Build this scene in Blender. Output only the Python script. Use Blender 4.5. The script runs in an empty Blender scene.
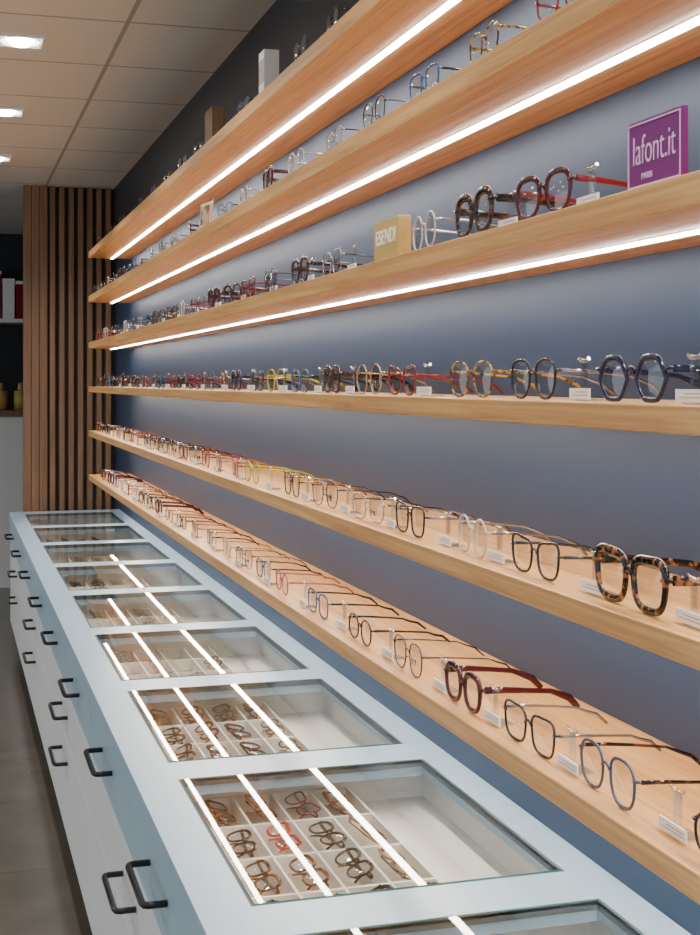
import bpy, bmesh, math, random
from mathutils import Vector, Matrix
random.seed(11)
E = 1.27
SC = bpy.context.scene
COL = SC.collection
WL = {}

# ---------------------------------------------------------------- materials
def newmat(name):
    m = bpy.data.materials.new(name); m.use_nodes = True
    nt = m.node_tree
    return m, nt, nt.nodes['Principled BSDF']
def pmat(name, col, rough=0.5, metal=0.0, emis=None, estr=0.0, noise=0.0, nscale=20, coat=0.0, spec=None, bump=0.0):
    m, nt, b = newmat(name)
    b.inputs['Base Color'].default_value = (*col, 1)
    b.inputs['Roughness'].default_value = rough
    b.inputs['Metallic'].default_value = metal
    b.inputs['Coat Weight'].default_value = coat
    if spec is not None: b.inputs['Specular IOR Level'].default_value = spec
    if emis:
        b.inputs['Emission Color'].default_value = (*emis, 1)
        b.inputs['Emission Strength'].default_value = estr
    if noise > 0 or bump > 0:
        tc = nt.nodes.new('ShaderNodeTexCoord')
        nz = nt.nodes.new('ShaderNodeTexNoise'); nz.inputs['Scale'].default_value = nscale
        nz.inputs['Detail'].default_value = 4
        nt.links.new(tc.outputs['Object'], nz.inputs['Vector'])
        if noise > 0:
            mx = nt.nodes.new('ShaderNodeMix'); mx.data_type = 'RGBA'
            mx.inputs[6].default_value = (*[c*(1-noise) for c in col], 1)
            mx.inputs[7].default_value = (*[min(1, c*(1+noise)) for c in col], 1)
            nt.links.new(nz.outputs['Fac'], mx.inputs[0])
            nt.links.new(mx.outputs[2], b.inputs['Base Color'])
        if bump > 0:
            bp = nt.nodes.new('ShaderNodeBump'); bp.inputs['Strength'].default_value = bump
            bp.inputs['Distance'].default_value = 0.002
            nt.links.new(nz.outputs['Fac'], bp.inputs['Height'])
            nt.links.new(bp.outputs['Normal'], b.inputs['Normal'])
    return m
def wood(name, c1, c2, axis_scale=(60, 2.0, 60), rough=0.45, coat=0.0, lo=0.3, hi=0.7):
    m, nt, b = newmat(name)
    tc = nt.nodes.new('ShaderNodeTexCoord')
    mp = nt.nodes.new('ShaderNodeMapping'); mp.inputs['Scale'].default_value = axis_scale
    nz = nt.nodes.new('ShaderNodeTexNoise'); nz.inputs['Scale'].default_value = 1.0
    nz.inputs['Detail'].default_value = 6; nz.inputs['Roughness'].default_value = 0.65
    nz.inputs['Distortion'].default_value = 0.6
    cr = nt.nodes.new('ShaderNodeValToRGB')
    cr.color_ramp.elements[0].position = lo; cr.color_ramp.elements[0].color = (*c1, 1)
    cr.color_ramp.elements[1].position = hi; cr.color_ramp.elements[1].color = (*c2, 1)
    nt.links.new(tc.outputs['Object'], mp.inputs['Vector'])
    nt.links.new(mp.outputs['Vector'], nz.inputs['Vector'])
    nt.links.new(nz.outputs['Fac'], cr.inputs['Fac'])
    nt.links.new(cr.outputs['Color'], b.inputs['Base Color'])
    b.inputs['Roughness'].default_value = rough
    b.inputs['Coat Weight'].default_value = coat
    return m
def thin_glass(name, tint=(1, 1, 1), f0=0.06, rough=0.0, k=1.0):
    m = bpy.data.materials.new(name); m.use_nodes = True
    nt = m.node_tree; nt.nodes.clear()
    N = nt.nodes.new; L = nt.links.new
    out = N('ShaderNodeOutputMaterial')
    tr = N('ShaderNodeBsdfTransparent'); tr.inputs['Color'].default_value = (*tint, 1)
    if f0 == 0:
        L(tr.outputs[0], out.inputs['Surface']); return m
    mix = N('ShaderNodeMixShader')
    gl = N('ShaderNodeBsdfGlossy'); gl.inputs['Roughness'].default_value = rough
    geo = N('ShaderNodeNewGeometry')
    dot = N('ShaderNodeVectorMath'); dot.operation = 'DOT_PRODUCT'
    L(geo.outputs['Incoming'], dot.inputs[0]); L(geo.outputs['Normal'], dot.inputs[1])
    ab = N('ShaderNodeMath'); ab.operation = 'ABSOLUTE'; L(dot.outputs['Value'], ab.inputs[0])
    om = N('ShaderNodeMath'); om.operation = 'SUBTRACT'; om.inputs[0].default_value = 1; L(ab.outputs[0], om.inputs[1]); om.use_clamp = True
    pw = N('ShaderNodeMath'); pw.operation = 'POWER'; L(om.outputs[0], pw.inputs[0]); pw.inputs[1].default_value = 5
    ml = N('ShaderNodeMath'); ml.operation = 'MULTIPLY_ADD'; L(pw.outputs[0], ml.inputs[0]); ml.inputs[1].default_value = (1-f0)*k; ml.inputs[2].default_value = f0
    ml.use_clamp = True
    L(ml.outputs[0], mix.inputs[0])
    L(tr.outputs[0], mix.inputs[1]); L(gl.outputs[0], mix.inputs[2])
    L(mix.outputs[0], out.inputs['Surface'])
    return m
def tortoise(name, dark, light, scale=90, pos=0.5):
    m, nt, b = newmat(name)
    tc = nt.nodes.new('ShaderNodeTexCoord')
    nz = nt.nodes.new('ShaderNodeTexNoise'); nz.inputs['Scale'].default_value = scale
    nz.inputs['Detail'].default_value = 2
    cr = nt.nodes.new('ShaderNodeValToRGB')
    cr.color_ramp.elements[0].position = pos-0.05; cr.color_ramp.elements[0].color = (*dark, 1)
    cr.color_ramp.elements[1].position = pos+0.06; cr.color_ramp.elements[1].color = (*light, 1)
    nt.links.new(tc.outputs['Object'], nz.inputs['Vector'])
    nt.links.new(nz.outputs['Fac'], cr.inputs['Fac'])
    nt.links.new(cr.outputs['Color'], b.inputs['Base Color'])
    b.inputs['Roughness'].default_value = 0.1
    return m
def tiled(name, c, mortar, size, msize, rough, noise=0.1, nscale=6, ox=0, oy=0, bump=0.0):
    m, nt, b = newmat(name)
    geo = nt.nodes.new('ShaderNodeNewGeometry')
    mp = nt.nodes.new('ShaderNodeMapping'); mp.inputs['Location'].default_value = (-ox, -oy, 0)
    br = nt.nodes.new('ShaderNodeTexBrick'); br.offset = 0; br.squash = 1
    br.inputs['Scale'].default_value = 1.0
    br.inputs['Brick Width'].default_value = size; br.inputs['Row Height'].default_value = size
    br.inputs['Mortar Size'].default_value = msize; br.inputs['Mortar Smooth'].default_value = 0.1
    br.inputs['Mortar'].default_value = (*mortar, 1)
    nz = nt.nodes.new('ShaderNodeTexNoise'); nz.inputs['Scale'].default_value = nscale; nz.inputs['Detail'].default_value = 6
    mx = nt.nodes.new('ShaderNodeMix'); mx.data_type = 'RGBA'
    mx.inputs[6].default_value = (*[k*(1-noise) for k in c], 1)
    mx.inputs[7].default_value = (*[k*(1+noise) for k in c], 1)
    nt.links.new(geo.outputs['Position'], mp.inputs['Vector'])
    nt.links.new(mp.outputs['Vector'], br.inputs['Vector'])
    nt.links.new(geo.outputs['Position'], nz.inputs['Vector'])
    nt.links.new(nz.outputs['Fac'], mx.inputs[0])
    nt.links.new(mx.outputs[2], br.inputs['Color1']); nt.links.new(mx.outputs[2], br.inputs['Color2'])
    nt.links.new(br.outputs['Color'], b.inputs['Base Color'])
    b.inputs['Roughness'].default_value = rough
    return m

M_wall = pmat('slate_blue_paint', (0.020, 0.041, 0.086), 0.5, noise=0.15, nscale=2.5, spec=0.35)
M_wallshade = pmat('upper_wall_shade', (0.015, 0.018, 0.024), 0.5, noise=0.15, nscale=2.5)  # shade of the unlit upper wall, put into the colour
M_walld = pmat('dark_navy_paint', (0.008, 0.010, 0.015), 0.6, noise=0.1, nscale=3)
M_ceil = tiled('ceiling_tiles', (0.66, 0.625, 0.57), (0.34, 0.31, 0.275), 0.53, 0.007, 0.8, 0.04, 60, ox=0.21-0.265, oy=4.0-0.265)
M_floor = tiled('floor_tiles', (0.115, 0.10, 0.08), (0.075, 0.066, 0.053), 0.6, 0.003, 0.24, 0.4, 5)
M_shelf = wood('beech_shelf', (0.47, 0.215, 0.062), (0.77, 0.445, 0.165), (90, 2.0, 90), 0.38, lo=.33, hi=.66)
M_slat = wood('walnut_slat', (0.135, 0.070, 0.034), (0.25, 0.135, 0.068), (60, 60, 2.5), 0.5)
M_slatb = pmat('slat_backing', (0.03, 0.02, 0.015), 0.8, noise=0.1)
M_led = pmat('led_diffuser', (1, 1, 1), 0.4, emis=(1.0, 0.95, 0.90), estr=48)
M_ledw = pmat('warm_led_diffuser', (1, 1, 1), 0.4, emis=(1.0, 0.87, 0.74), estr=66)
M_ledch = pmat('led_channel', (0.75, 0.72, 0.68), 0.35, 0.6, noise=0.02)
M_lamp = pmat('downlight_lamp', (1, 1, 1), 0.4, emis=(1.0, 0.97, 0.92), estr=40)
M_white = pmat('white_enamel', (0.8, 0.8, 0.78), 0.35, noise=0.02)
M_counter = pmat('pale_blue_lacquer', (0.38, 0.57, 0.74), 0.28, noise=0.03, nscale=40)
M_drawer1 = pmat('pale_teal_lacquer', (0.40, 0.60, 0.73), 0.28, noise=0.02)
M_drawer2 = pmat('cool_white_laminate', (0.80, 0.84, 0.85), 0.33, noise=0.02)
M_carc = pmat('cabinet_carcass', (0.30, 0.36, 0.40), 0.5, noise=0.03)
M_inner = pmat('drawer_lining', (0.90, 0.89, 0.85), 0.6, noise=0.02, nscale=15)
M_tray = pmat('tray_plastic', (0.92, 0.89, 0.83), 0.5, noise=0.02, nscale=30)
M_trayf = pmat('tray_floor_felt', (0.46, 0.42, 0.36), 0.8, noise=0.08, nscale=60)
M_black = pmat('black_metal', (0.012, 0.012, 0.014), 0.3, 0.3, noise=0.05)
M_plinth = pmat('dark_plinth', (0.05, 0.05, 0.055), 0.6, noise=0.05)
M_glass = thin_glass('counter_glass', (0.99, 1.0, 0.995), 0.06, 0.008, 1.0)
M_gbot = thin_glass('counter_glass_underside', (0.99, 1.0, 0.995), 0)
M_gedge = pmat('glass_edge', (0.12, 0.30, 0.28), 0.15, noise=0.05)
M_seal = pmat('rubber_seal', (0.09, 0.12, 0.14), 0.6, noise=0.05)
M_lens = thin_glass('demo_lens', (0.93, 0.945, 0.96), 0.13, 0.0)
M_acryl = thin_glass('clear_acrylic', (0.93, 0.95, 0.965), 0.26, 0.12)
M_card = pmat('white_card', (0.88, 0.86, 0.82), 0.5, noise=0.02)
M_ink = pmat('grey_ink', (0.45, 0.36, 0.36), 0.6, noise=0.05)
M_pict = tortoise('printed_picture', (0.35, 0.16, 0.08), (0.75, 0.55, 0.38), 30, 0.5)
M_purple = pmat('purple_print', (0.17, 0.008, 0.15), 0.35, noise=0.04)
M_signw = pmat('sign_lettering', (0.80, 0.55, 0.80), 0.5, noise=0.02)
M_goldbl = wood('pale_gold_block', (0.50, 0.32, 0.09), (0.62, 0.42, 0.14), (40, 4, 40), 0.4)
M_goldtx = pmat('raised_letters', (0.98, 0.92, 0.76), 0.4, noise=0.02)

FM = {
 'black': pmat('black_acetate', (0.010, 0.009, 0.011), 0.12, noise=0.05),
 'tortoise': tortoise('tortoise_acetate', (0.010, 0.006, 0.005), (0.30, 0.12, 0.035), 110, 0.58),
 'darktort': tortoise('dark_tortoise_acetate', (0.012, 0.007, 0.007), (0.12, 0.04, 0.022), 110, 0.58),
 'browntort': tortoise('brown_tortoise_acetate', (0.03, 0.014, 0.008), (0.20, 0.075, 0.03), 120, 0.5),
 'navy': pmat('navy_acetate', (0.008, 0.011, 0.05), 0.12, noise=0.3, nscale=90),
 'red': pmat('red_acetate', (0.20, 0.010, 0.016), 0.15, noise=0.15, nscale=90),
 'brightred': pmat('bright_red_acetate', (0.5, 0.012, 0.02), 0.2, noise=0.1, nscale=90),
 'burgundy': pmat('burgundy_acetate', (0.060, 0.005, 0.010), 0.12, noise=0.2, nscale=90),
 'gold': pmat('gold_metal', (0.50, 0.32, 0.16), 0.25, 0.9, noise=0.05),
 'gunmetal': pmat('gunmetal', (0.08, 0.08, 0.10), 0.25, 0.8, noise=0.05),
 'bluegrey': pmat('blue_grey_metal', (0.08, 0.11, 0.17), 0.25, 0.6, noise=0.05),
 'silver': pmat('silver_metal', (0.36, 0.36, 0.40), 0.22, 0.9, noise=0.05),
 'clear': pmat('clear_acetate', (0.50, 0.47, 0.45), 0.12, noise=0.1, nscale=60),
 'yellow': tortoise('yellow_marble_acetate', (0.05, 0.025, 0.01), (0.5, 0.30, 0.05), pos=0.5),
 'lime': pmat('yellow_green_acetate', (0.4, 0.4, 0.03), 0.2, noise=0.1),
 'pink': pmat('rose_acetate', (0.30, 0.09, 0.08), 0.2, noise=0.1),
 'blue': pmat('blue_acetate', (0.03, 0.10, 0.22), 0.2, noise=0.1),
}

# ---------------------------------------------------------------- helpers
def box(bm, x0, x1, y0, y1, z0, z1, mi=0):
    v = [bm.verts.new(p) for p in ((x0,y0,z0),(x1,y0,z0),(x1,y1,z0),(x0,y1,z0),(x0,y0,z1),(x1,y0,z1),(x1,y1,z1),(x0,y1,z1))]
    for f in ((0,3,2,1),(4,5,6,7),(0,1,5,4),(1,2,6,5),(2,3,7,6),(3,0,4,7)):
        fc = bm.faces.new([v[i] for i in f]); fc.material_index = mi
def sweep(bm, pts, closed, rw, rh, ref, seg=8, mi=0, taper=None, smooth=True):
    pts = [Vector(p) for p in pts]; n = len(pts); ref = Vector(ref)
    rings = []
    for i, p in enumerate(pts):
        if closed: t = pts[(i+1) % n]-pts[i-1]
        else: t = pts[min(i+1, n-1)]-pts[max(i-1, 0)]
        t.normalize()
        nn = t.cross(ref).normalized(); b = nn.cross(t).normalized()
        k = taper[i] if taper else 1.0
        ring = []
        for s in range(seg):
            a = 2*math.pi*(s+0.5)/seg
            ring.append(bm.verts.new(p + nn*(math.cos(a)*rw*k) + b*(math.sin(a)*rh*k)))
        rings.append(ring)
    m = n if closed else n-1
    for i in range(m):
        A, B = rings[i], rings[(i+1) % n]
        for s in range(seg):
            f = bm.faces.new((A[s], A[(s+1) % seg], B[(s+1) % seg], B[s])); f.material_index = mi; f.smooth = smooth
    if not closed:
        for r, fl in ((rings[0], True), (rings[-1], False)):
            f = bm.faces.new(list(reversed(r)) if fl else r); f.material_index = mi
def cyl(bm, c, r, h, seg=24, mi=0, r2=None):
    r2 = r if r2 is None else r2
    lo = [bm.verts.new((c[0]+r*math.cos(2*math.pi*i/seg), c[1]+r*math.sin(2*math.pi*i/seg), c[2])) for i in range(seg)]
    hi = [bm.verts.new((c[0]+r2*math.cos(2*math.pi*i/seg), c[1]+r2*math.sin(2*math.pi*i/seg), c[2]+h)) for i in range(seg)]
    for i in range(seg):
        f = bm.faces.new((lo[i], lo[(i+1) % seg], hi[(i+1) % seg], hi[i])); f.material_index = mi; f.smooth = True
    for l, rev in ((lo, True), (hi, False)):
        f = bm.faces.new(list(reversed(l)) if rev else l); f.material_index = mi
def link(o, parent=None, label=None, category=None, group=None, kind=None):
    COL.objects.link(o)
    if parent: o.parent = parent
    if label: o['label'] = label
    if category: o['category'] = category
    if group: o['group'] = group
    if kind: o['kind'] = kind
    return o
def mk(name, bm, mats, parent=None, bevel=0.0, **kw):
    bmesh.ops.recalc_face_normals(bm, faces=bm.faces[:])
    xs = [v.co for v in bm.verts]
    c = Vector(((min(v.x for v in xs)+max(v.x for v in xs))/2, (min(v.y for v in xs)+max(v.y for v in xs))/2, min(v.z for v in xs)))
    for v in bm.verts: v.co -= c
    me = bpy.data.meshes.new(name); bm.to_mesh(me); bm.free()
    for m in (mats if isinstance(mats, (list, tuple)) else [mats]): me.materials.append(m)
    o = bpy.data.objects.new(name, me)
    link(o, parent, **kw)
    WL[o] = c
    o.location = c - (WL[parent] if parent else Vector())
    if bevel:
        b = o.modifiers.new('bevel', 'BEVEL'); b.width = bevel; b.segments = 2; b.limit_method = 'ANGLE'
    return o
def empty(name, loc, **kw):
    o = bpy.data.objects.new(name, None); o.empty_display_size = 0.02
    o.location = loc; WL[o] = Vector(loc)
    return link(o, **kw)
def text_mesh(s, size, depth=0.0004, bold=0.0):
    cu = bpy.data.curves.new('t', 'FONT'); cu.body = s; cu.size = size; cu.extrude = depth
    cu.align_x = 'CENTER'; cu.align_y = 'CENTER'; cu.offset = bold
    to = bpy.data.objects.new('t', cu); COL.objects.link(to)
    dg = bpy.context.evaluated_depsgraph_get()
    me = bpy.data.meshes.new_from_object(to.evaluated_get(dg))
    bpy.data.objects.remove(to)
    return me
def Yof(px, X):
    d = 1409.0*X/(px+52.0)
    return (d-0.2854*X)/0.9584

# ---------------------------------------------------------------- structure
WX = 0.82
CZ = E+0.99
def B(name, dims, mat, **kw):
    bm = bmesh.new(); box(bm, *dims); return mk(name, bm, mat, **kw)
B('wall_right', (WX, WX+0.1, -1.5, 9.3, 0, CZ), M_wall, kind='structure')
B('painted_shade_1', (WX-.004, WX, -1.5, 6.95, E+.70, CZ), M_wallshade, kind='structure')  # added thin panel: wall above the top shelf coloured dark as its shade
B('wall_back', (-4.3, WX+0.1, 9.3, 9.4, 0, CZ), M_walld, kind='structure')
B('floor', (-4.3, WX+0.1, -1.5, 9.4, -0.1, 0), M_floor, kind='structure')
B('ceiling', (-4.3, WX+0.1, -1.5, 9.4, CZ, CZ+0.1), M_ceil, kind='structure')

# slatted partition
p = empty('slatted_partition', (0.59, 6.99, 0), label='floor-to-ceiling walnut slatted partition closing the display wall', category='partition')
bm = bmesh.new(); box(bm, 0.364, WX-0.001, 6.99, 7.01, 0, CZ-0.001); mk('backing_panel', bm, M_slatb, p, label='dark brown backing behind slats')
bm = bmesh.new()
x = 0.492
while x < WX-0.03:
    box(bm, x, x+0.026, 6.955, 6.99, 0, CZ-0.001); x += 0.0465
mk('slats', bm, M_slat, p)
bm = bmesh.new()
for i in range(3):
    box(bm, 0.362+i*0.040, 0.362+i*0.040+0.037, 6.955, 6.99, 0, CZ-0.001)
mk('end_boards', bm, M_slat, p, label='close-set walnut boards at the partition end')

# far service corner
c = empty('storage_counter', (-0.4, 8.9, 0), label='white storage counter with brown wooden top', category='counter')
bm = bmesh.new(); box(bm, -1.2, 0.47, 8.6, 9.29, 0, E-0.215); mk('body', bm, M_white, c)
bm = bmesh.new(); box(bm, -1.22, 0.49, 8.57, 9.29, E-0.215, E-0.175); mk('top', bm, M_slat, c)
B('back_shelf', (-1.2, 0.6, 9.0, 9.3, E+0.385, E+0.41), M_white, label='white shelf on the dark wall', category='shelf')
FMr = FM['red']; cols = [FMr, M_white, FMr, M_black, FMr, FM['pink'], FMr]
for i in range(7):
    h = random.uniform(0.17, 0.3); x0 = 0.50-i*0.085
    bm = bmesh.new(); box(bm, x0-0.075, x0, 9.05, 9.2, E+0.41, E+0.41+h); box(bm, x0-0.077, x0+0.002, 9.046, 9.204, E+0.41+h, E+0.41+h+0.02, 1)
    mk('storage_box', bm, [cols[i], M_white], label='small red and white storage box on the shelf', category='box', group='boxes on the back shelf')
for i in range(4):
    x0 = 0.44-i*0.12
    bm = bmesh.new(); cyl(bm, (x0, 8.8, E-0.175), 0.04, 0.12); cyl(bm, (x0, 8.8, E-0.055), 0.02, 0.05, r2=0.012)
    mk('bottle', bm, M_goldbl, label='pale yellow-green bottle on the storage counter', category='bottle', group='bottles on the storage counter')

# ceiling downlights
for xx in (0.20, -1.39, -2.98):
    for i in range(-3, 3):
        y = 4.0+i*1.06
        d = empty('recessed_downlight', (xx, y, CZ-0.02), label='square white ceiling downlight with a bright round lamp', category='ceiling light', group='ceiling downlights')
        bm = bmesh.new(); h = .066
        for dd in ((xx-h, xx+h, y-h, y-h+.008), (xx-h, xx+h, y+h-.008, y+h), (xx-h, xx-h+.008, y-h+.008, y+h-.008), (xx+h-.008, xx+h, y-h+.008, y+h-.008)):
            box(bm, *dd, CZ-.012, CZ-.0005)
        mk('housing', bm, M_white, d, bevel=.002)
        bm = bmesh.new()
        r0 = [bm.verts.new((xx+.057*math.cos(a), y+.057*math.sin(a), CZ-.011)) for a in [2*math.pi*k/28 for k in range(28)]]
        r1 = [bm.verts.new((xx+.047*math.cos(a), y+.047*math.sin(a), CZ-.003)) for a in [2*math.pi*k/28 for k in range(28)]]
        for k in range(28): bm.faces.new((r0[k], r0[(k+1) % 28], r1[(k+1) % 28], r1[k])).smooth = True
        mk('reflector', bm, M_white, d)
        bm = bmesh.new(); cyl(bm, (xx, y, CZ-0.020), 0.026, 0.019, 28, r2=.044); mk('lamp', bm, M_lamp, d)
        L = bpy.data.lights.new('downlight_beam', 'SPOT'); L.energy = 28; L.spot_size = math.radians(140); L.spot_blend = 0.8
        L.shadow_soft_size = 0.05; L.color = (1, 0.96, 0.9)
        lo = bpy.data.objects.new('downlight_beam', L); lo.location = (xx, y, CZ-0.03); COL.objects.link(lo)

# ---------------------------------------------------------------- shelves
SF = 0.627
tops = {1: 0.607, 2: 0.40, 3: 0.185, 4: -0.021, 5: -0.226, 6: -0.430}
thk = {1: 0.03, 2: 0.03, 3: 0.03, 4: 0.026, 5: 0.026, 6: 0.026}
lx = {1: .733, 2: .733, 3: .733, 4: .703, 5: .722, 6: .733}
for k in range(1, 7):
    zt = E+tops[k]; zb = zt-thk[k]; c_ = lx[k]; hw = .0060
    s = empty('wall_shelf', ((SF+WX)/2, 3.4, zb), label='long pale beech wall shelf with a light strip underneath', category='shelf', group='beech display shelves on the wall')
    bm = bmesh.new(); box(bm, SF, WX-0.0005, 0.45, 6.37, zb, zt); mk('board', bm, M_shelf, s, bevel=0.0015)
    bm = bmesh.new(); box(bm, c_-.009, c_+.009, 0.5, 6.36, zb-0.001, zb); mk('light_channel', bm, M_ledch, s, label='slim aluminium channel')
    bm = bmesh.new(); box(bm, c_-hw, c_+hw, 0.5, 6.36, zb-0.003, zb-0.001); mk('light_strip', bm, M_led if k < 4 else M_ledw, s, label='glowing white light strip')

# ---------------------------------------------------------------- eyeglasses
def outline(shape, n=28):
    P = []
    if shape == 'round': a, b, e, tw = .0250, .0238, 2.1, 0.02
    elif shape == 'panto': a, b, e, tw = .0262, .0222, 2.5, .10
    elif shape == 'square': a, b, e, tw = .0285, .0205, 3.2, .07
    elif shape == 'wide': a, b, e, tw = .0295, .0212, 3.2, .13
    elif shape == 'cat': a, b, e, tw = .0285, .020, 2.8, .14
    elif shape == 'oval': a, b, e, tw = .0275, .0195, 2.3, 0.03
    elif shape == 'hex': a, b, e, tw = .0285, .0225, 2, 0
    for i in range(n):
        t = 2*math.pi*i/n
        if shape == 'hex':
            sidea = math.pi/3
            r = math.cos(sidea/2)/math.cos(((t) % sidea)-sidea/2)
            r = 0.35*0.93+0.65*r
            y, z = a*r*math.cos(t), b*1.05*r*math.sin(t)
        else:
            ct, st = math.cos(t), math.sin(t)
            y = a*math.copysign(abs(ct)**(2/e), ct); z = b*math.copysign(abs(st)**(2/e), st)
            y *= 1+tw*z/b
            if shape == 'cat' and y > 0 and z > 0: z += .006*(y/a)
            if shape == 'wide' and y > 0 and z > 0: z += .0025*(y/a)
        P.append((y, z))
    return P, a, b
def build_parts(shape, thick, folded=False):
    P, a, b = outline(shape)
    r = {'thin': .0010, 'mid': .0018, 'thick': .0030, 'chunky': .0040}[thick]
    rx = {'thin': .0010, 'mid': .0014, 'thick': .0021, 'chunky': .0026}[thick]
    gap = {'thin': .0090, 'mid': .0090, 'thick': .0080, 'chunky': .0080}[thick]
    cy = a+gap
    zlo = min(q[1] for q in P); cz = -zlo+r
    # thicker browline on heavy acetate
    tp = None
    if thick in ('thick', 'chunky'):
        tp = [1.0+(.28 if q[1] > 0 else -.12)*min(1, abs(q[1])/b) for q in P]
        cz = -zlo+r*.88
    fr = bmesh.new()
    for s in (1, -1):
        sweep(fr, [(0, s*(cy+q[0]), cz+q[1]) for q in P], True, r, rx, (1, 0, 0), 8, taper=tp)
    inn = cy-a
    pts = []
    for i in range(9):
        t = i/8; y = -inn*1.05+2.1*inn*t
        pts.append((-.001, y, cz+b*0.28+math.sin(math.pi*t)*.0045))
    sweep(fr, pts, False, r*0.95, rx, (1, 0, 0), 8)
    if thick == 'thin':
        for s in (1, -1):
            sweep(fr, [(0, s*inn, cz-.002), (.005, s*inn*0.75, cz-.004), (.008, s*inn*0.7, cz-.008)], False, .0008, .0008, (0, 0, 1), 6)
            sweep(fr, [(.008, s*inn*.7, cz-.003), (.009, s*inn*.65, cz-.008), (.008, s*inn*.8, cz-.013)], False, .0025, .0008, (1, 0, 0), 6)
    yh = cy+a+.005; zh = cz+b*0.45
    for s in (1, -1):
        sweep(fr, [(0, s*(cy+a*0.93), zh-.001), (.0, s*(yh-.001), zh), (.006, s*(yh+.001), zh)], False, max(r, .0018), max(rx, .0016), (0, 0, 1), 6)
    lens = []
    for s in (1, -1):
        lb = bmesh.new()
        vs = [lb.verts.new((.0, s*(cy+q[0]*.985), cz+q[1]*.985)) for q in P]
        vm = [lb.verts.new((-.0017, s*(cy+q[0]*.5), cz+q[1]*.5)) for q in P]
        cv = lb.verts.new((-.0023, s*cy, cz))
        for i in range(len(vs)):
            j = (i+1) % len(vs)
            f = lb.faces.new((vs[i], vs[j], vm[j], vm[i])); f.smooth = True
            f = lb.faces.new((vm[i], vm[j], cv)); f.smooth = True
        lens.append(lb)
    tw, th = {'thin': (.0012, .0008), 'mid': (.0020, .0011), 'thick': (.0036, .0016), 'chunky': (.0044, .0018)}[thick]
    temples = []
    for s in (1, -1):
        tb = bmesh.new()
        if not folded:
            path = [(.004, s*(yh+.001), zh), (.03, s*(yh+.0015), zh-.001), (.065, s*yh, zh-.004), (.095, s*(yh-.003), zh-.007),
                    (.108, s*(yh-.004), zh-.012), (.122, s*(yh-.006), zh*0.5), (.136, s*(yh-.008), .004)]
            sweep(tb, path, False, tw, th, (0, 1, 0), 8, taper=[1.1, 1, .8, .8, 1.0, 1.15, .9])
        else:
            xo = .008 if s > 0 else .014
            path = [(.005, s*(yh+.001), zh), (xo, s*(yh-.006), zh), (xo, s*(yh-.05), zh-.003), (xo+.001, s*(yh-.088), zh-.006),
                    (xo+.002, s*(yh-.105), zh-.016), (xo+.002, s*(yh-.116), zh-.030)]
            sweep(tb, path, False, tw, th, (1, 0, 0), 8, taper=[1, 1, .8, .8, 1.1, .9])
        temples.append(tb)
    return fr, lens, temples
VARS = [
 ('hex', 'thick', 'navy', 'navy', 'navy blue chunky geometric'),
 ('wide', 'mid', 'black', 'gold', 'bold black gold-templed'),
 ('panto', 'mid', 'yellow', 'yellow', 'yellow marbled round'),
 ('wide', 'chunky', 'tortoise', 'tortoise', 'chunky tortoiseshell wide'),
 ('panto', 'thin', 'gunmetal', 'gunmetal', 'slim gunmetal round'),
 ('panto', 'chunky', 'burgundy', 'burgundy', 'thick burgundy'),
 ('round', 'thin', 'gold', 'gold', 'thin gold wire round'),
 ('round', 'mid', 'clear', 'silver', 'transparent round silver-templed'),
 ('cat', 'mid', 'red', 'red', 'red cat-eye'),
 ('oval', 'mid', 'black', 'black', 'black oval'),
 ('square', 'thin', 'silver', 'black', 'slim silver square'),
 ('panto', 'thick', 'darktort', 'darktort', 'dark tortoiseshell round'),
 ('oval', 'mid', 'pink', 'pink', 'rose coloured oval'),
 ('panto', 'mid', 'lime', 'lime', 'yellow-green'),
 ('square', 'mid', 'blue', 'black', 'blue rectangular'),
 ('panto', 'thick', 'burgundy', 'red', 'thick dark red round red-templed'),
 ('panto', 'chunky', 'darktort', 'darktort', 'chunky dark tortoiseshell'),
 ('cat', 'thick', 'brightred', 'brightred', 'bright red'),
 ('panto', 'mid', 'black', 'silver', 'fine black round silver-templed'),
 ('cat', 'mid', 'black', 'gunmetal', 'black cat-eye'),
 ('wide', 'mid', 'black', 'silver', 'black-fronted silver-templed'),
 ('panto', 'mid', 'bluegrey', 'darktort', 'blue-grey round tortoise-templed'),
 ('square', 'thick', 'browntort', 'browntort', 'brown tortoiseshell square'),
]
VS = {3: 1.13, 0: 1.0, 5: 1.02, 4: 1.06, 11: 1.0, 15: 1.0, 16: 1.1, 21: 1.06}
def tomesh(name, bm, mats, GS):
    bmesh.ops.recalc_face_normals(bm, faces=bm.faces[:])
    for v in bm.verts: v.co *= GS
    me = bpy.data.meshes.new(name); bm.to_mesh(me)
    for m in mats: me.materials.append(m)
    return me
CACHE = {}
def variant(i, folded):
    key = (i, folded)
    if key in CACHE: return CACHE[key]
    sh, tk, fm, tm, desc = VARS[i]
    GS = .78 if folded else VS.get(i, 1.0)
    if folded and sh in ('wide', 'hex'): sh = 'panto'
    fr, ln, tp = build_parts(sh, tk, folded)
    mg = bmesh.new()
    for src, mi in [(fr, 0)]+[(l, 1) for l in ln]+[(t, 2) for t in tp]:
        tmp = bpy.data.meshes.new('tmp'); src.to_mesh(tmp)
        n0 = len(mg.faces); mg.from_mesh(tmp); bpy.data.meshes.remove(tmp)
        mg.faces.ensure_lookup_table()
        for f in mg.faces[n0:]: f.material_index = mi
    mgm = tomesh('eyeglasses_whole', mg, [FM[fm], M_lens, FM[tm]], GS)
    parts = [('frame_front', tomesh('frame_front', fr, [FM[fm]], GS), None)]
    for l in ln: parts.append(('lens', tomesh('lens', l, [M_lens], GS), 'clear demonstration lens'))
    for t in tp: parts.append(('temple', tomesh('temple', t, [FM[tm]], GS), None))
    CACHE[key] = (mgm, parts); return CACHE[key]
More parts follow.
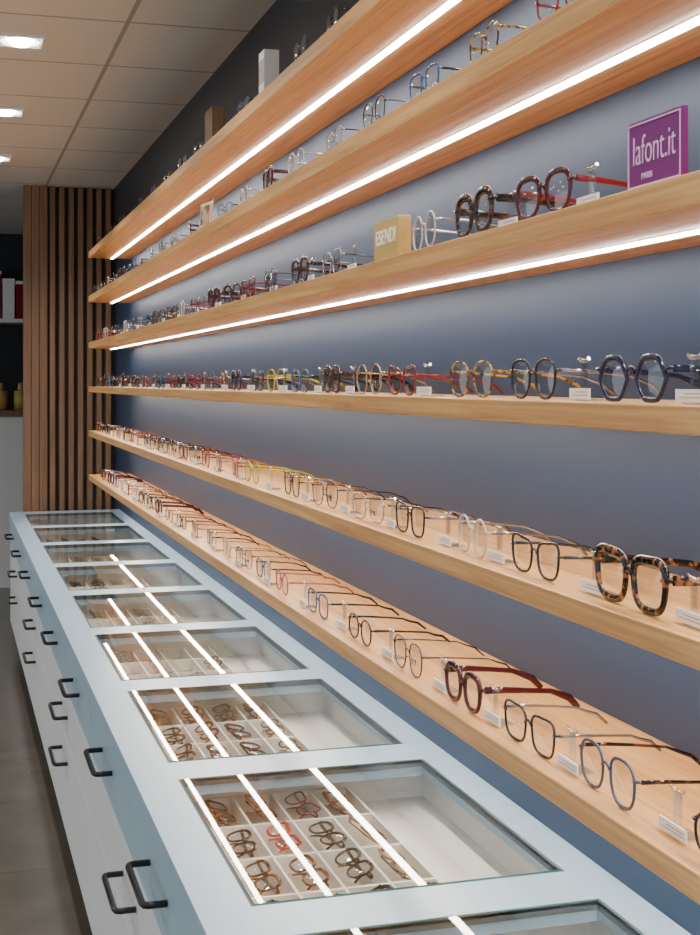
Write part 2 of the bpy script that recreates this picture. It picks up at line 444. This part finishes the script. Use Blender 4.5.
def glasses(i, loc, rot, folded, detailed, group, where, sc=1.0):
    mgm, parts = variant(i, folded)
    lab = VARS[i][4]+(' folded eyeglasses ' if folded else ' eyeglasses standing open ')+where
    if detailed:
        e = bpy.data.objects.new('eyeglasses', None); e.empty_display_size = .02
        link(e, label=lab, category='eyeglasses', group=group)
        for nme, me, pl in parts:
            o = bpy.data.objects.new(nme, me); link(o, e, label=pl)
    else:
        e = bpy.data.objects.new('eyeglasses', mgm); link(e, label=lab, category='eyeglasses', group=group)
    e.location = loc; e.rotation_euler = rot; e.scale = (sc, sc, sc)
    return e

def build_tag():
    bm = bmesh.new(); box(bm, -.001, .001, -.026, .026, .002, .014)
    card = bpy.data.meshes.new('card'); bm.to_mesh(card); bm.free(); card.materials.append(M_card)
    bm = bmesh.new()
    for z, y0, y1 in ((.0100, -.022, .010), (.0065, -.022, .018)):
        box(bm, -.0014, -.001, y0, y1, z-.0005, z+.0005)
    ink = bpy.data.meshes.new('ink'); bm.to_mesh(ink); bm.free(); ink.materials.append(M_ink)
    bm = bmesh.new()
    box(bm, .0012, .024, -.016, .016, 0, .002)
    box(bm, .004, .0065, -.0065, .0065, .002, .042)
    sweep(bm, [(.005, -.012, .046), (.005, -.006, .0435), (.005, .006, .0435), (.005, .012, .046)], False, .0022, .0022, (1, 0, 0), 8)
    st = bpy.data.meshes.new('stand'); bm.to_mesh(st); bm.free(); st.materials.append(M_acryl)
    return card, ink, st
TAG = build_tag()
def tag(loc, rz):
    e = bpy.data.objects.new('price_tag', None); e.empty_display_size = .02
    link(e, label='small white price card on a clear acrylic holder', category='price tag', group='price tags on the shelves')
    for n, me in (('card', TAG[0]), ('print', TAG[1]), ('acrylic_stand', TAG[2])):
        link(bpy.data.objects.new(n, me), e)
    e.location = loc; e.rotation_euler = (0, 0, rz)

near = {
 1: [(560, 4), (465, 18), (400, 6), (332, 9), (300, 4)],
 2: [(640, 11), (562, 8), (484, 2), (424, 14), (374, 4), (334, 10), (296, 7), (268, 5)],
 3: [(543, 15), (474, 16), (424, 7), (332, 10), (300, 11), (270, 4)],
 4: [(745, 9), (632, 0), (533, 18), (471, 2), (402, 8), (369, 6), (332, 11), (300, 14), (276, 13)],
 5: [(800, 9), (630, 3), (535, 19), (472, 7), (410, 20), (368, 10), (325, 4), (292, 1), (252, 13)],
 6: [(732, 9), (607, 21), (529, 20), (463, 5), (408, 4), (360, 9), (318, 14), (282, 12)],
}
pools = {1: [4, 9, 1, 11, 10, 14], 2: [4, 9, 10, 18, 11, 15, 7, 14], 3: [9, 11, 8, 19, 7, 5, 1, 10], 4: [9, 6, 0, 1, 18, 4, 8, 7, 14, 15, 16],
         5: [8, 5, 9, 4, 11, 12, 10, 19, 22, 14], 6: [12, 7, 8, 14, 6, 10, 5, 9, 22, 4, 21, 20]}
gaps = {1: .28, 2: .245, 3: .22, 4: .205, 5: .195, 6: .20}
for k in range(1, 7):
    zt = E+tops[k]
    group = 'eyeglasses on the wall shelves'
    X0 = 0.652 if k >= 4 else 0.640
    sc = .86 if k <= 2 else 1.0
    lastY = 0; prev = -1
    for px, vi in near[k]:
        y = Yof(px, X0); lastY = max(lastY, y)
        glasses(vi, (X0, y, zt+.0005), (0, 0, math.radians(random.uniform(-5, 5))), False, True, group, 'on the beech shelf', sc)
    y = lastY+gaps[k]
    while y < 6.25:
        skip = False
        if k == 1 and (abs(y-2.83) < .12 or abs(y-3.4) < .14): skip = True
        if k == 2 and abs(y-3.52) < .15: skip = True
        if not skip:
            vi = random.choice([q for q in pools[k] if q != prev]); prev = vi
            glasses(vi, (X0+random.uniform(0, .008), y, zt+.0005), (0, 0, math.radians(random.uniform(-8, 8))), False, y < 3.4, group, 'on the beech shelf', sc*random.uniform(.9, 1))
        y += gaps[k]*random.uniform(.90, 1.12)
tags = {3: [588, 508, 352], 4: [690, 580, 424, 350, 318], 5: [690, 592, 496, 445, 390, 345], 6: [673, 568, 492, 440, 388, 342]}
for k, l in tags.items():
    for px in l:
        X = 0.655
        tag((X, Yof(px, X), E+tops[k]+.0003), math.radians(random.uniform(-4, 4)))
    Y = Yof(l[-1], .65)+.26
    while Y < 5.4:
        tag((.648, Y, E+tops[k]+.0003), math.radians(random.uniform(-4, 4))); Y += .30

# ---------------------------------------------------------------- signs / boxes on shelves
def face_text(parent, s, size, x, y, z, mat, name='lettering', sx=1.0, bold=0.0):
    me = text_mesh(s, size, bold=bold)
    M = Matrix(((0, 0, -1, 0), (-sx, 0, 0, 0), (0, 1, 0, 0), (0, 0, 0, 1)))
    me.transform(M); me.materials.clear(); me.materials.append(mat)
    o = bpy.data.objects.new(name, me); link(o, parent)
    o.location = Vector((x, y, z))-WL[parent]
    return o
z3 = E+tops[3]
s = empty('brand_sign', (0.643, 1.145, z3+.0003), label='purple upright sign with pale rounded lettering and border', category='sign')
bm = bmesh.new(); box(bm, .640, .646, 1.090, 1.194, z3+.0003, z3+.0673); mk('panel', bm, M_purple, s, bevel=.0006)
bm = bmesh.new()
y0, y1, za, zb_ = 1.0928, 1.1912, z3+.0032, z3+.0645
t = .0013
for dd in ((y0, y1, za, za+t), (y0, y1, zb_-t, zb_), (y0, y0+t, za+t, zb_-t), (y1-t, y1, za+t, zb_-t)):
    box(bm, .6390, .640, *dd)
mk('border_line', bm, M_signw, s)
face_text(s, 'lafont.it', .041, .6396, 1.142, z3+.037, M_signw, sx=.655, bold=-.0005)
face_text(s, 'PARIS', .0085, .6396, 1.155, z3+.0125, M_signw)
yc = Yof(386, .635)
s = empty('brand_block', (.648, yc, z3+.0003), label='pale gold wooden block with raised lettering on the shelf', category='sign')
bm = bmesh.new(); box(bm, .635, .655, yc-.060, yc+.060, z3+.0003, z3+.0615); mk('block', bm, M_goldbl, s, bevel=.002)
face_text(s, 'ESENDI', .031, .6346, yc, z3+.034, M_goldtx, bold=.0004, sx=.98)
z1 = E+tops[1]
bm = bmesh.new(); box(bm, .632, .664, 2.75, 2.80, z1, z1+.088); box(bm, .6315, .632, 2.752, 2.798, z1+.02, z1+.07, 1)
mk('small_box', bm, [M_white, FM['clear']], bevel=.001, label='slim upright white carton on the top shelf', category='box')
bm = bmesh.new(); box(bm, .632, .67, 3.33, 3.45, z1, z1+.006); box(bm, .634, .668, 3.34, 3.44, z1+.006, z1+.085, 0)
mk('display_block', bm, M_slat, bevel=.001, label='brown wooden display block on the top shelf', category='display block')
z2 = E+tops[2]
bm = bmesh.new()
yy = Yof(211, .65)
v = [bm.verts.new(q) for q in ((.636, yy+.09, z2), (.65, yy, z2), (.636, yy-.09, z2), (.640, yy+.09, z2+.068), (.654, yy, z2+.068), (.640, yy-.09, z2+.068))]
bm.faces.new((v[0], v[1], v[4], v[3])); bm.faces.new((v[1], v[2], v[5], v[4]))
bmesh.ops.solidify(bm, geom=bm.faces[:], thickness=.002)
fc_ = mk('folded_card', bm, M_goldtx, label='folded pale picture card standing on the shelf', category='card')
bm = bmesh.new()
for sgn in (1, -1):
    q = [(.6378-.002, yy+sgn*.080, z2+.010), (.6488-.002, yy+sgn*.010, z2+.010), (.6512-.002, yy+sgn*.010, z2+.060), (.6404-.002, yy+sgn*.080, z2+.060)]
    bm.faces.new([bm.verts.new(w_) for w_ in q])
mk('picture', bm, M_pict, fc_, label='warm brown printed picture')

# ---------------------------------------------------------------- counter
CT = E-0.635
wins = [(0.96, 1.505)] + [(1.60+i*0.644, 2.147+i*0.644) for i in range(8)]
bm = bmesh.new()
box(bm, .285, .352, .30, 6.79, CT-.028, CT)
box(bm, .768, WX-.001, .30, 6.79, CT-.028, CT)
prev = .30
for a_, b_ in wins:
    box(bm, .352, .768, prev, a_, CT-.028, CT); prev = b_
box(bm, .352, .768, prev, 6.79, CT-.028, CT)
bmesh.ops.remove_doubles(bm, verts=bm.verts[:], dist=1e-5)
ct = mk('countertop', bm, M_counter, label='long pale blue countertop with glazed openings along the wall', category='countertop')
for a_, b_ in wins:
    bm = bmesh.new()
    t = .005
    for dd in ((.352, .352+t, a_, b_), (.768-t, .768, a_, b_), (.352+t, .768-t, a_, a_+t), (.352+t, .768-t, b_-t, b_)):
        box(bm, *dd, CT-.012, CT-.001)
    mk('gasket', bm, M_seal, ct, label='dark seal around the glass')
    bm = bmesh.new(); box(bm, .357, .763, a_+.005, b_-.005, CT-.005, CT+.001)
    bm.normal_update()
    for f in bm.faces:
        f.material_index = 0 if f.normal.z > .5 else (2 if f.normal.z < -.5 else 1)
    mk('glass_pane', bm, [M_glass, M_gedge, M_gbot], ct, label='clear glass pane set into the countertop')

z_top = CT-.0285
def handle(parent, y, z):
    bm = bmesh.new()
    L = .082; x0, x1 = .2865, .254
    pts = [(x0, y-L, z), (x1+.008, y-L, z), (x1+.002, y-L+.003, z), (x1, y-L+.010, z), (x1, y, z), (x1, y+L-.010, z), (x1+.002, y+L-.003, z), (x1+.008, y+L, z), (x0, y+L, z)]
    sweep(bm, pts, False, .0050, .0050, (0, 0, 1), 8)
    return mk('handle', bm, M_black, parent, label='black bow pull')
for u in range(5):
    a_ = .32+u*1.28; b_ = a_+1.28
    cab = empty('drawer_cabinet', (.55, (a_+b_)/2, 0), label='white and pale blue drawer cabinet with black pulls', category='cabinet', group='drawer cabinets under the countertop')
    bm = bmesh.new()
    box(bm, .306, WX-.003, a_+.001, b_-.001, .11, E-.745)
    box(bm, .306, WX-.003, a_+.001, a_+.008, E-.745, z_top)
    box(bm, .306, WX-.003, b_-.008, b_-.001, E-.745, z_top)
    box(bm, .808, WX-.003, a_+.008, b_-.008, E-.745, z_top)
    mk('body', bm, M_carc, cab)
    bm = bmesh.new(); box(bm, .34, .78, a_+.001, b_-.001, 0, .11); mk('plinth', bm, M_plinth, cab, label='dark recessed plinth')
    for h in range(2):
        m0 = a_+h*.64
        bm = bmesh.new()
        box(bm, .288, .304, m0+.002, m0+.638, E-.776, z_top-.003)
        y0, y1 = m0+.012, m0+.628
        fl = E-.722
        box(bm, .309, .802, y0, y1, fl-.008, fl, 1)
        box(bm, .309, .317, y0, y1, fl, z_top-.004, 1); box(bm, .794, .802, y0, y1, fl, z_top-.004, 1)
        box(bm, .317, .794, y0, y0+.008, fl, z_top-.004, 1); box(bm, .317, .794, y1-.008, y1, fl, z_top-.004, 1)
        dr = mk('drawer', bm, [M_drawer1, M_inner], cab, label='pale blue display drawer with light lining')
        handle(dr, m0+.32, E-.712)
    for zz0, zz1, zh in ((-.902, -.781, -.84), (-1.15, -.907, -.955)):
        bm = bmesh.new(); box(bm, .288, .304, a_+.002, b_-.002, E+zz0, E+zz1)
        dr = mk('drawer', bm, M_drawer2, cab, bevel=.0015, label='wide cool white drawer front')
        handle(dr, a_+.64, E+zh)

fl = E-.722
for w in range(9):
    m0 = .96+w*.64
    y0, y1 = m0+.022, m0+.618
    xs0, xs1 = .320, .655
    nx = 5; ny = 4
    bm = bmesh.new()
    box(bm, xs0, xs1, y0, y1, fl+.0002, fl+.003, 1)
    for i in range(nx+1):
        xx = xs0+(xs1-xs0-.004)*i/nx; box(bm, xx, xx+.004, y0, y1, fl+.003, fl+.030)
    for j in range(ny+1):
        yy = y0+(y1-y0-.006)*j/ny; box(bm, xs0+.001, xs1-.001, yy, yy+.006, fl+.003, fl+.0295)
    mk('compartment_tray', bm, [M_tray, M_trayf], label='pale compartment tray holding folded eyeglasses in a drawer', category='tray', group='compartment trays in the drawers')
    for i in range(nx):
        for j in range(ny):
            if w == 0 and j < 2: continue
            if random.random() < (0 if w <= 1 else .12 if w == 2 else .45): continue
            cx = xs0+(xs1-xs0)*(i+.5)/nx; cy = y0+(y1-y0)*(j+.5)/ny
            vi = random.choice([11, 22, 16, 22, 5, 11, 22] if w < 3 else [4, 6, 12, 10, 22, 11])
            if w == 1 and (i, j) == (2, 2): vi = 17
            if w == 1 and (i, j) == (3, 3): vi = 8
            rz = math.radians(random.uniform(-5, 5))
            sg = -1 if random.random() < .35 else 1
            ry = math.radians(random.uniform(66, 84))
            if sg < 0: rz += math.pi
            glasses(vi, (cx-sg*.017, cy+random.uniform(-.005, .005), fl+.027), (0, ry, rz), True, w in (1,), 'folded eyeglasses in the drawer trays', 'in a drawer tray compartment')

# ---------------------------------------------------------------- world & camera
w = bpy.data.worlds.new('world'); SC.world = w; w.use_nodes = True
w.node_tree.nodes['Background'].inputs[0].default_value = (0.88, 0.93, 1.0, 1)
w.node_tree.nodes['Background'].inputs[1].default_value = 1.2
cam = bpy.data.cameras.new('camera'); co = bpy.data.objects.new('camera', cam); COL.objects.link(co)
co.location = (0, 0, E)
co.rotation_euler = (math.radians(90), 0, -math.atan(402/1350))
cam.sensor_width = 36; cam.sensor_fit = 'AUTO'; cam.lens = 1350/935*36
cam.shift_y = -85.5/935
cam.clip_start = .02
SC.camera = co
